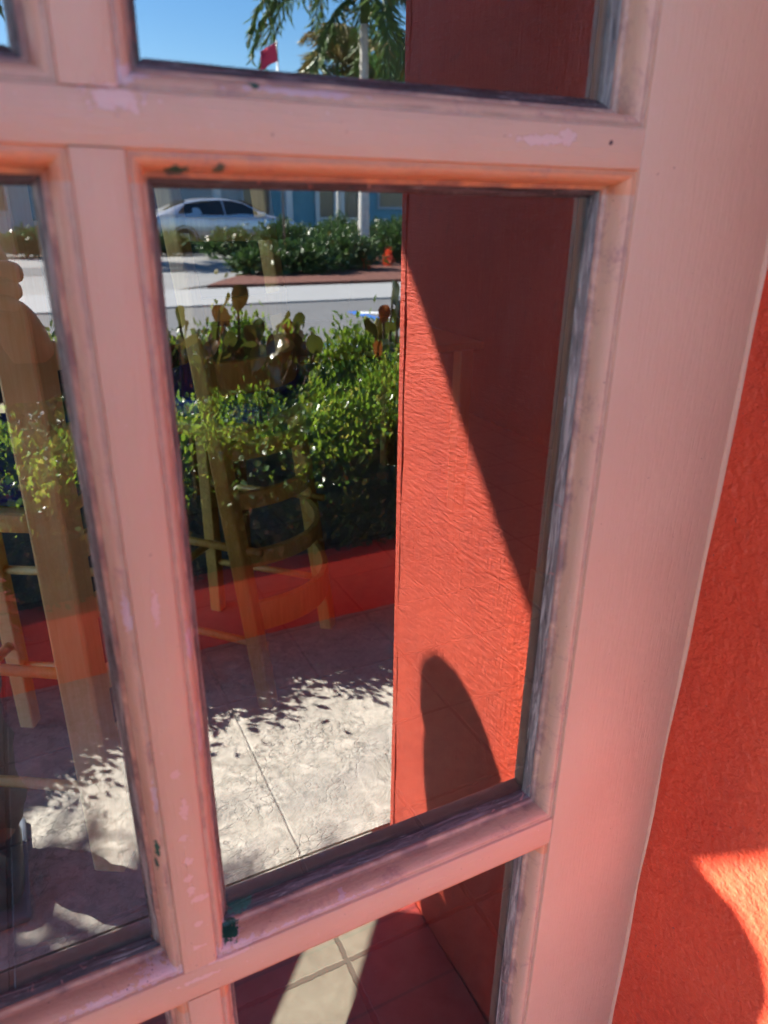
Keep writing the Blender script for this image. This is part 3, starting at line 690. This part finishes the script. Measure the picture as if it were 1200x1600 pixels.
# ------------------------------------------------------------------ palms
def palm(name, label, loc, h, r0, nf, fl, mat, seed, lean=(0, 0), mats=None, green_top=True, group='palms along the street', ll=.55):
    t = empty(name, label, 'palm tree', (*loc, 0), 0, group); g = np.random.default_rng(seed)
    b = MB(); n = 26; pts = []; rad = []
    for i in range(n):
        u = i/(n-1); pts.append((lean[0]*u*u, lean[1]*u*u, h*u)); rad.append(r0*(1.15-.45*u+.25*max(0, .08-u)*10+(.03 if i % 2 else 0)))
    b.tube(pts, rad, 14); b.build('trunk', M_bark, t, True)
    top = Vector(pts[-1])
    o = MB().tube([top-Vector((0, 0, .05)), top+Vector((0, 0, .3)), top+Vector((0, 0, .8))], [r0*.85, r0*.8, r0*.25], 10).build('crownshaft', M_palm, t, True)
    C = []; Nn = []; LL = []; st = MB(); top = top+Vector((0, 0, .55))
    for k in range(nf):
        az = 2*PI*k/nf*2.4+g.normal(0, .2); el = R(g.uniform(5, 75)) if k % 4 else R(-20); L = fl*g.uniform(.8, 1.1)
        d = Vector((math.cos(az)*math.cos(el), math.sin(az)*math.cos(el), math.sin(el))); p = top.copy(); pp = [p.copy()]; m_ = 22
        for i in range(m_):
            d = (d+Vector((0, 0, -.085-.0035*i))).normalized(); p = p+d*L/m_; pp.append(p.copy())
            if i > 1:
                sd = d.cross(Vector((0, 0, 1))).normalized()
                for s in (-1, 1):
                    for q in range(3):
                        C.append(p-d*L/m_*q/3); Nn.append(sd*s*(1.0-.35*i/m_)+d*.55+Vector((0, 0, -.55))); LL.append(ll*math.sin(PI*min(.95, (i+2)/(m_+3)))**.6)
        st.tube(pp, [.03-.024*i/m_ for i in range(m_+1)], 5)
    st.build('frond_stalks', M_stem if mats else mat, t)
    leaves('fronds', np.array([tuple(c) for c in C]), np.array([tuple(v/v.length) for v in Nn]), np.array(LL), ll*.075, mat, t, .14, .2, seed+1, .25)
    return t
palm('palm_tree', 'tall palm with pale trunk and drooping crown in the planted verge', (7.42, -15.5), 4.75, .115, 20, 3.2, M_palm, 2)
palm('palm_tree', 'smaller palm with thin trunk and yellowing fronds nearer the blue building', (9.85, -22.6), 4.7, .075, 16, 1.9, M_palmy, 9)
palm('palm_tree', 'palm whose frond tips show in the upper left pane', (-1.0, -21.5), 5.2, .15, 18, 2.4, M_palm, 12)
palm('palm_tree', 'young palm beside the entrance whose fronds shadow the paving', (-2.3, -3.0), 1.75, .07, 10, 1.15, M_palm, 31, ll=.42)

def tree(label, loc, h, cr_, seed):
    t = empty('tree', label, 'tree', (*loc, 0)); g = np.random.default_rng(seed); b = MB()
    b.tube([(0, 0, 0), (.1, 0, h*.35), (0, .1, h*.6)], [.2, .15, .1], 10)
    tips = []
    for i in range(12):
        a = g.uniform(0, 6.28); e = g.uniform(.1, 1); q = Vector((math.cos(a)*cr_*e, math.sin(a)*cr_*e, h*g.uniform(.65, .98))); tips.append(q)
        b.tube([(0, .1, h*.5), q*.6+Vector((0, 0, h*.25)), q], [.07, .04, .015], 6)
    b.build('trunk', M_stem, t, True)
    T = np.array([tuple(q) for q in tips]); k = g.integers(0, 12, 5200); C = T[k]+g.normal(0, cr_*.26, (5200, 3))
    leaves('crown', C, g.normal(0, 1, (5200, 3)), .22, .10, M_tree, t, .6, .2, seed)
    return t
tree('leafy green tree beyond the street at the edge of the red wall', (16.3, -31), 6.9, 2.2, 4)
tree('leafy green tree beyond the blue building', (20.5, -34), 7.2, 2.6, 5)

# ------------------------------------------------------------------ verge planting
vb = [(4.45, -13.6, .6, .5, .44, 'low spreading shrub at the tip of the mulch bed'), (5.35, -13.7, .7, .6, .60, 'olive-green rounded shrub next to the bed tip'), (6.35, -14.3, .75, .65, .74, 'broad dark green shrub left of the palm trunk'), (7.0, -15.9, .8, .7, .86, 'dark shrub just behind the palm trunk'), (8.7, -15.9, 1.0, .7, .85, 'dark shrub right of the palm trunk'), (9.9, -16.2, 1.0, .7, .85, 'dark shrub farther right in the verge, by the red wall edge'),
      (5.35, -18.9, .8, .6, .62, 'bright green shrub below the front of the silver car'), (6.9, -19.5, .9, .6, .85, 'rounded shrub right of the silver car'), (8.5, -19.6, 1.0, .6, .90, 'rounded shrub in front of the blue building door'), (10.2, -19.8, 1.0, .6, .95, 'rounded shrub left of the far palm trunk'), (12.0, -20, 1.0, .6, .95, 'rounded shrub at the far right of the verge'),
      (3.95, -20.7, .8, .5, .50, 'low shrub in front of the car rear wheel'), (2.6, -20.9, .8, .5, .50, 'low shrub left of the silver car'), (.9, -21, .9, .5, .66, 'low dark shrub seen in the left pane, right part'), (-.6, -21, .9, .5, .66, 'low shrub seen in the left pane at the picture edge')]
for i, (x, y, rx, ry, zt, lb) in enumerate(vb):
    bush('verge_shrub', lb, 'shrub', (x, y), (rx, ry), .04, zt, 1900, .12, .05, M_bush, 'shrubs planted along the verge', 200+i, .6, 60, inner=.3)
for x, y, lb in ((6.75, -13.95, 'small red bloom left of the palm foot'), (7.62, -14.7, 'small orange-red bloom right of the palm foot')):
    t = empty('red_bloom', lb, 'flower', (x, y, .05)); g = np.random.default_rng(int(x*10)); C = g.normal(0, .05, (40, 3))*np.array([1, 1, 1.6])+np.array([0, 0, .10])
    leaves('petals', C, np.tile([0, 0, 1.], (40, 1)), .16, .05, M_redf, t, .4, .2, 1); MB().tube([(0, 0, 0), (0, 0, .12)], .012, 6).build('stem', M_stem, t)
fl = empty('flag', 'small bright red flag glimpsed through the drooping palm fronds', 'flag', (5.9, -16.6, 0))
MB().tube([(0, 0, 0), (0, 0, 4.45)], .018, 8).build('pole', M_metal, fl, True)
V = []; F = []
for i in range(9):
    for j in range(7): V.append((-.02-.045*i, .04*math.sin(i*.9+j*.3), 4.42-.06*j-.025*i*(1+.5*math.sin(j*1.7))))
for i in range(8):
    for j in range(6): a = i*7+j; F.append((a, a+1, a+8, a+7))
o = mk('cloth', V, F, M_flag, fl, True); sm = o.modifiers.new('thickness', 'SOLIDIFY'); sm.thickness = .004

# ------------------------------------------------------------------ far building
bd = empty('street_building', 'blue and grey single-storey building across the car park with white door frames', 'building', (0, -27, 0))
MB().box(-12, 8.6, -8, 0, -.03, 3.5).build('grey_wall', M_bldg2, bd)
MB().box(8.604, 26, -8, -.0, -.03, 3.4).build('blue_wall', M_bldg, bd)
o = MB().box(-12.3, 26.3, -8.3, .35, 3.504, 3.72, .02).build('roof', M_white, bd)
for x0, x1, z0, z1 in ((8.0, 8.95, .9, 2.3), (13.4, 14.9, 1.25, 2.3), (3.2, 4.6, 1.0, 2.3), (-.6, .4, 1.0, 2.3), (17, 18.6, 1, 2.3)):
    fr = MB(); fr.box(x0-.09, x0, .004, .08, z0-.09, z1+.09); fr.box(x1, x1+.09, .004, .08, z0-.09, z1+.09); fr.box(x0, x1, .004, .08, z1, z1+.09); fr.box(x0, x1, .004, .08, z0-.09, z0); o = fr.build('window', M_bldg2, bd)
    MB().box(x0, x1, .006, .03, z0, z1).build('glass', M_wglass, o)
for x0 in (10.75, 11.75):
    d = MB(); d.box(x0, x0+.16, .004, .10, 0, 2.3); d.box(x0+.74, x0+.9, .004, .10, 0, 2.3); d.box(x0+.16, x0+.74, .004, .10, 2.15, 2.3); d.box(x0+.16, x0+.74, .004, .09, 0, .75); d.box(x0+.16, x0+.74, .004, .08, .8, .86)
    o = d.build('door', M_white, bd); MB().box(x0+.16, x0+.74, .006, .04, .86, 2.15).build('glass', M_wglass, o)
for x in (9.35, 16.2, 2.4, 6.8):
    o = MB().box(x-.12, x+.12, .9, 1.14, -.03, 3.5, .01).build('porch_post', M_white, bd)
MB().box(-12.3, 26.3, .36, 1.3, 3.51, 3.66).build('porch_roof', M_bldg2, bd)

# ------------------------------------------------------------------ car
def car(loc, rz, label):
    t = empty('parked_car', label, 'car', loc, rz)
    # stations along the length (x forward) : half width, sill z, belt z, roof z (None where bonnet/boot), top half width
    xs = np.array([-2.30, -2.24, -2.05, -1.75, -1.30, -.75, -.1, .5, .95, 1.35, 1.75, 2.05, 2.25, 2.34])
    hw = np.array([.70, .80, .86, .885, .90, .90, .90, .90, .895, .88, .86, .80, .70, .55])
    zb = np.array([.42, .30, .24, .22, .20, .19, .19, .19, .19, .20, .21, .22, .26, .36])
    belt = np.array([.80, .93, 1.0, 1.02, .99, .97, .95, .94, .935, .92, .88, .81, .72, .58])
    roof = np.array([.84, .98, 1.06, 1.17, 1.36, 1.44, 1.455, 1.36, 1.14, .965, .92, .85, .75, .60])
    rw = np.array([.55, .62, .64, .60, .58, .60, .60, .58, .62, .68, .64, .58, .48, .40])
    V = []; k = 11
    for i in range(len(xs)):
        x = xs[i]; h = hw[i]
        half = [(0, zb[i]), (h*.80, zb[i]), (h*.97, zb[i]+.10), (h, (zb[i]+belt[i])/2+.02), (h*.965, belt[i]-.03), (h*.93, belt[i])]
        half += [(rw[i]+(h*.93-rw[i])*.45, belt[i]+(roof[i]-belt[i])*.55), (rw[i]+.02, roof[i]-.035*(roof[i]-belt[i]>.1)-.01), (rw[i]*.86, roof[i]), (rw[i]*.45, roof[i]+.015), (0, roof[i]+.02)]
        V += [(x, a, b) for a, b in half]
    n = len(xs); base = len(V); V += [(x, -y, z) for x, y, z in V[:base]]
    F = []
    for s, off in ((1, 0), (-1, base)):
        for i in range(n-1):
            for j in range(k-1):
                a = off+i*k+j; q = (a, a+k, a+k+1, a+1); F.append(q if s > 0 else q[::-1])
        F.append(tuple(off+j for j in range(k))[::(1 if s > 0 else -1)]); F.append(tuple(off+(n-1)*k+j for j in range(k))[::(-1 if s > 0 else 1)])
    me_o = mk('body', V, F, M_car, t, True)
    bm = bmesh.new(); bm.from_mesh(me_o.data); bmesh.ops.remove_doubles(bm, verts=bm.verts, dist=.0005); bmesh.ops.recalc_face_normals(bm, faces=bm.faces); bm.to_mesh(me_o.data); bm.free(); me_o.data.materials
    sb = me_o.modifiers.new('sub', 'SUBSURF'); sb.levels = sb.render_levels = 2
    def side_pt(x, z, s, off):
        i = min(max(np.searchsorted(xs, x)-1, 0), n-2); u = (x-xs[i])/(xs[i+1]-xs[i]); L = lambda A: A[i]*(1-u)+A[i+1]*u
        b_, r_, h_, w2 = L(belt), L(roof), L(hw), L(rw); q = np.clip((z-b_)/max(r_-b_, .01), 0, 1); y = h_*.93+(w2+.01-h_*.93)*q
        return (x, s*(y+off), z)
    for s in (-1, 1):
        for pts in (((-1.55, 1.04), (-1.28, 1.29), (-.80, 1.375), (-.24, 1.395), (-.20, 1.0), (-.8, 1.0)), ((-.16, 1.0), (-.18, 1.395), (.10, 1.385), (.42, 1.31), (.90, 1.06), (.95, .99))):
            V = [side_pt(x, z, s, .004) for x, z in pts]+[side_pt(x, z, s, -.03) for x, z in pts]; m_ = len(pts)
            F = [tuple(range(m_)), tuple(range(2*m_-1, m_-1, -1))]+[(i, (i+1) % m_, (i+1) % m_+m_, i+m_) for i in range(m_)]
            mk('side_window', V, F, M_cglass, t)
        o = MB().box(.78, .98, s*.93-.07, s*.93+.07, .98, 1.09, .03).build('mirror', M_car, t)
        for hx in (-.55, .35): MB().box(hx-.09, hx+.09, s*.905-.012, s*.905+.012, .86, .885, .006).build('door_handle', M_car, t)
        for wx in (-1.42, 1.38):
            w_ = MB().tube([(wx, s*.70, .325), (wx, s*.895, .325)], .325, 28).build('wheel', M_tyre, t); bevel(w_, .02)
            MB().tube([(wx, s*.88, .325), (wx, s*.905, .325)], [.215, .19], 18).build('rim', M_rim, w_)
            a = MB(); pp = [(wx+.385*math.cos(q), s*.893, .325+.385*math.sin(q)) for q in np.linspace(-.25, PI+.25, 18)]; a.ribbon(pp, .05, .03, (0, 1, 0)); a.build('wheel_arch', M_dark, t)
        MB().box(2.02, 2.22, s*.62-.12, s*.62+.12, .60, .72, .03).build('headlight', M_lampw, t)
        MB().box(-2.28, -2.12, s*.66-.13, s*.66+.13, .76, .90, .03).build('tail_light', M_lamp, t)
    for nm, pts in (('windscreen', [(.52, .50, 1.385), (1.17, .60, 1.065)]), ('rear_window', [(-1.25, .50, 1.385), (-1.88, .56, 1.12)])):
        (xa, ya, za), (xb, yb, zb_) = pts
        V = [(xa, -ya, za), (xa, ya, za), (xb, yb, zb_), (xb, -yb, zb_)]; V += [(x, y, z-.03) for x, y, z in V]; V = [(x, y, z+.012) for x, y, z in V]
        mk(nm, V, [(0, 1, 2, 3), (7, 6, 5, 4), (0, 4, 5, 1), (1, 5, 6, 2), (2, 6, 7, 3), (3, 7, 4, 0)], M_cglass, t)
    MB().box(2.2, 2.34, -.45, .45, .40, .52, .02).build('grille', M_dark, t)
car((6.15, -22.9, -.02), R(-3), 'silver saloon car parked side-on in front of the grey building')

# ------------------------------------------------------------------ the person holding the phone, mirrored at the left edge
def skin_mesh(name, joints, edges, mat, parent, sub=2, root=0):
    """joints: list of (pos, rx, ry)"""
    me = bpy.data.meshes.new(name); me.from_pydata([j[0] for j in joints], edges, []); me.update()
    o = bpy.data.objects.new(name, me); COL.objects.link(o)
    sk = o.modifiers.new('skin', 'SKIN'); sk.use_smooth_shade = True
    if not me.skin_vertices: me.attributes
    for i, j in enumerate(joints):
        v = me.skin_vertices[0].data[i]; v.radius = (j[1], j[2]); v.use_root = (i == root)
    ss = o.modifiers.new('sub', 'SUBSURF'); ss.levels = ss.render_levels = sub
    me.materials.append(mat)
    dg = bpy.context.evaluated_depsgraph_get(); dg.update()
    nm = bpy.data.meshes.new_from_object(o.evaluated_get(dg)); nm.name = name
    o.modifiers.clear(); o.data = nm
    for p in nm.polygons: p.use_smooth = True
    if not nm.materials: nm.materials.append(mat)
    if parent: o.parent = parent
    return o
PX, PY = -.345, -.98
pers = empty('person', 'person in dark top and grey trousers at the left edge, arm raised holding a phone', 'person', (0, 0, 0))
HD = Vector((-.29, -1.13, 1.37))
J = [((PX, PY, .90), .135, .11), ((PX+.01, PY-.05, 1.04), .12, .095), ((PX+.02, PY-.11, 1.17), .145, .10), ((PX+.04, PY-.14, 1.26), .055, .055), ((HD.x, HD.y, 1.30), .052, .055),
     ((HD.x, HD.y+.01, 1.34), .068, .075), ((HD.x, HD.y, 1.41), .076, .092), ((HD.x, HD.y-.005, 1.47), .06, .075),
     ((PX+.17, PY-.08, 1.19), .055, .055), ((PX+.20, PY+.10, 1.04), .043, .043), ((-.015, -.66, 1.035), .034, .034), ((.022, -.515, 1.062), .026, .024),
     ((PX-.15, PY-.13, 1.19), .055, .055), ((PX-.22, PY-.02, 1.03), .043, .043), ((PX-.22, PY+.10, .82), .032, .032), ((PX-.22, PY+.13, .76), .03, .028),
     ((PX+.09, PY+.02, .82), .10, .095), ((-.205, -.91, .48), .055, .062), ((-.20, -.90, .10), .04, .045), ((-.20, -.82, .035), .03, .026),
     ((PX-.09, PY-.02, .82), .10, .095), ((-.53, -.94, .48), .06, .062), ((-.58, -.92, .10), .04, .045), ((-.58, -.84, .035), .03, .026)]
E_ = [(0, 1), (1, 2), (2, 3), (3, 4), (4, 5), (5, 6), (6, 7), (2, 8), (8, 9), (9, 10), (10, 11), (2, 12), (12, 13), (13, 14), (14, 15), (0, 16), (16, 17), (17, 18), (18, 19), (0, 20), (20, 21), (21, 22), (22, 23)]
skin_mesh('body', J, E_, M_skin, pers)
# top: torso and sleeves
JT = [(J[0][0], .155, .13), (J[1][0], .14, .115), (J[2][0], .162, .118), ((PX+.03, PY-.13, 1.25), .07, .07), (J[8][0], .072, .072), (J[9][0], .060, .060), ((-.02, -.66, 1.035), .047, .047), ((.022, -.515, 1.062), .040, .038), ((.030, -.475, 1.085), .037, .034), (J[12][0], .072, .072), (J[13][0], .058, .058), (J[14][0], .043, .043)]
skin_mesh('long_sleeved_top', JT, [(0, 1), (1, 2), (2, 3), (2, 4), (4, 5), (5, 6), (6, 7), (7, 8), (2, 9), (9, 10), (10, 11)], M_shirt, pers)
JL = [((PX, PY, .90), .165, .14), ((PX+.10, PY+.02, .80), .115, .112), ((-.215, -.925, .62), .080, .085), ((-.207, -.91, .46), .068, .074), ((-.203, -.905, .28), .062, .068), ((-.20, -.90, .045), .060, .068), ((PX-.10, PY-.02, .80), .115, .112), ((-.53, -.94, .48), .082, .084), ((-.58, -.92, .05), .07, .075)]
tr = skin_mesh('trousers', JL, [(0, 1), (1, 2), (2, 3), (3, 4), (4, 5), (0, 6), (6, 7), (7, 8)], M_trou, pers)
for vtx in tr.data.vertices:
    c = vtx.co; d = .006*math.sin(c.z*46+c.x*9)*math.sin(c.y*30+1)+.004*math.sin(c.z*95+c.y*20); vtx.co = c+vtx.normal*d
for sx, (ax, ay) in ((1, (-.20, -.90)), (-1, (-.58, -.92))):
    sh = skin_mesh('shoe', [((ax, ay-.03, .055), .05, .05), ((ax, ay+.04, .05), .045, .045), ((ax+.004, ay+.12, .042), .046, .036), ((ax+.008, ay+.185, .035), .034, .026)], [(0, 1), (1, 2), (2, 3)], M_shoe, pers)
    so_ = MB().box(ax-.044, ax+.046, ay-.07, ay+.20, .0, .014, .006).build('sole', M_sole, sh)
# head details: face looks towards the door (+Y)
hair = MB(); V = []; F = []; nu, nv = 18, 12
for i in range(nv):
    ph = PI*.60*i/(nv-1)
    for j in range(nu):
        th = 2*PI*j/nu; front = max(0, math.sin(th)); p_ = ph*(1-.38*front) if i else 0
        V.append((HD.x+.094*math.sin(p_)*math.cos(th), HD.y-.008+.112*math.sin(p_)*math.sin(th), HD.z+.045+.118*math.cos(p_)+.002*math.sin(7*th+i)))
for i in range(nv-1):
    for j in range(nu): F.append((i*nu+j, (i+1)*nu+j, (i+1)*nu+(j+1) % nu, i*nu+(j+1) % nu))
ho = mk('hair', V, F, M_hair, pers, True); sd_ = ho.modifiers.new('t', 'SOLIDIFY'); sd_.thickness = .012; sd_.offset = -1
def ball(name, c, r, mat, par, n=10):
    V = []; F = []
    for i in range(n+1):
        for j in range(n): a = PI*i/n; b = 2*PI*j/n; V.append((c[0]+r[0]*math.sin(a)*math.cos(b), c[1]+r[1]*math.sin(a)*math.sin(b), c[2]+r[2]*math.cos(a)))
    for i in range(n):
        for j in range(n): F.append((i*n+j, (i+1)*n+j, (i+1)*n+(j+1) % n, i*n+(j+1) % n))
    return mk(name, V, F, mat, par, True)
for s in (-1, 1):
    e_ = ball('eye', (HD.x+s*.031, HD.y+.085, HD.z+.022), (.013, .010, .009), M_eye, pers); ball('iris', (HD.x+s*.031, HD.y+.0935, HD.z+.022), (.0055, .003, .0055), M_hair, e_)
    ball('eyebrow', (HD.x+s*.032, HD.y+.090, HD.z+.043), (.018, .005, .004), M_hair, pers)
    ball('ear', (HD.x+s*.084, HD.y-.005, HD.z+.012), (.010, .018, .030), M_skin, pers)
ball('nose', (HD.x, HD.y+.098, HD.z-.002), (.012, .017, .022), M_skin, pers)
ball('lips', (HD.x, HD.y+.086, HD.z-.038), (.024, .009, .007), M_lip, pers)
# phone-holding hand: palm and five separate fingers closed round the lower end of the phone
fwn, rtn, upn = fw, rt, up
PC = Vector((0, -.391, 1.25))-fw*.010+Vector((0, 0, 0))
def pp_(a, b, c): return tuple(PC+rt*a+up*b+fw*c)      # the phone's own frame: right, up, forward
ph = empty('phone', 'black smartphone held up in the raised hand of the person at the left', 'phone', (0, 0, 0))
Vp = []; 
def rbox(a0, a1, b0, b1, c0, c1, r_, name, mat, par):
    n = 5; ring_ = []
    for (cx, cy_, s) in ((a1-r_, b1-r_, 0), (a0+r_, b1-r_, 1), (a0+r_, b0+r_, 2), (a1-r_, b0+r_, 3)):
        for i in range(n+1): q = PI/2*(s+i/n); ring_.append((cx+r_*math.cos(q), cy_+r_*math.sin(q)))
    k = len(ring_); V = [pp_(a, b, c0) for a, b in ring_]+[pp_(a, b, c1) for a, b in ring_]
    F = [tuple(range(k)), tuple(range(2*k-1, k-1, -1))]+[(i, i+k, (i+1) % k+k, (i+1) % k) for i in range(k)]
    return mk(name, V, F, mat, par)
rbox(-.062, .012, -.136, .016, -.009, -.001, .011, 'case', M_phone, ph)
rbox(-.059, .009, -.133, .013, -.0104, -.0094, .009, 'screen', M_cglass, ph)
for a, b in ((-.014, -.001), (-.014, -.020)):
    o = MB().tube([pp_(a, b, -.001), pp_(a, b, .0012)], .006, 16).build('lens', M_rim, ph)
hb = [(J[11][0], .026, .024)]
wr = Vector(J[11][0]); palm_c = Vector(pp_(.030, -.135, -.004)); 
hand = skin_mesh('hand', [(tuple(wr), .025, .023), (tuple(wr.lerp(palm_c, .55)), .030, .022), (tuple(palm_c), .030, .019), (pp_(.020, -.115, -.012), .020, .014)], [(0, 1), (1, 2), (2, 3)], M_skin, pers)
for k_, (b, ln) in enumerate(((-.070, .95), (-.090, 1.0), (-.109, .95), (-.126, .8))):
    r_ = .0088-.0006*k_
    skin_mesh('finger', [(pp_(.034, b-.018, -.008), r_*1.1, r_*1.1), (pp_(.026, b-.003, .004), r_*1.05, r_*1.05), (pp_(.010, b+.002, .0085), r_, r_), (pp_(-.012*ln, b+.003, .0080), r_*.92, r_*.92), (pp_(-.028*ln, b+.002, .0070), r_*.8, r_*.8)], [(0, 1), (1, 2), (2, 3), (3, 4)], M_skin, hand)
skin_mesh('thumb', [(pp_(.034, -.120, -.014), .013, .013), (pp_(.030, -.095, -.019), .0115, .0115), (pp_(.019, -.068, -.019), .0105, .0105), (pp_(.008, -.048, -.018), .0085, .0085)], [(0, 1), (1, 2), (2, 3)], M_skin, hand)
LH = Vector(J[15][0])
h2 = skin_mesh('hand', [(tuple(LH+Vector((0, -.02, .05))), .026, .022), (tuple(LH+Vector((0, .0, 0))), .032, .018), (tuple(LH+Vector((0, .01, -.035))), .030, .015)], [(0, 1), (1, 2)], M_skin, pers)
for k_ in range(4):
    y = -.024+.017*k_; skin_mesh('finger', [tuple([tuple(LH+Vector((0, y, -.03))), .009, .009]), (tuple(LH+Vector((.004, y+.003, -.065))), .0085, .0085), (tuple(LH+Vector((.014, y+.005, -.092-.006*(k_ in (1, 2))))), .0075, .0075)], [(0, 1), (1, 2)], M_skin, h2)
skin_mesh('thumb', [(tuple(LH+Vector((.01, .03, .0))), .012, .012), (tuple(LH+Vector((.022, .045, -.03))), .010, .010), (tuple(LH+Vector((.026, .048, -.055))), .008, .008)], [(0, 1), (1, 2)], M_skin, h2)
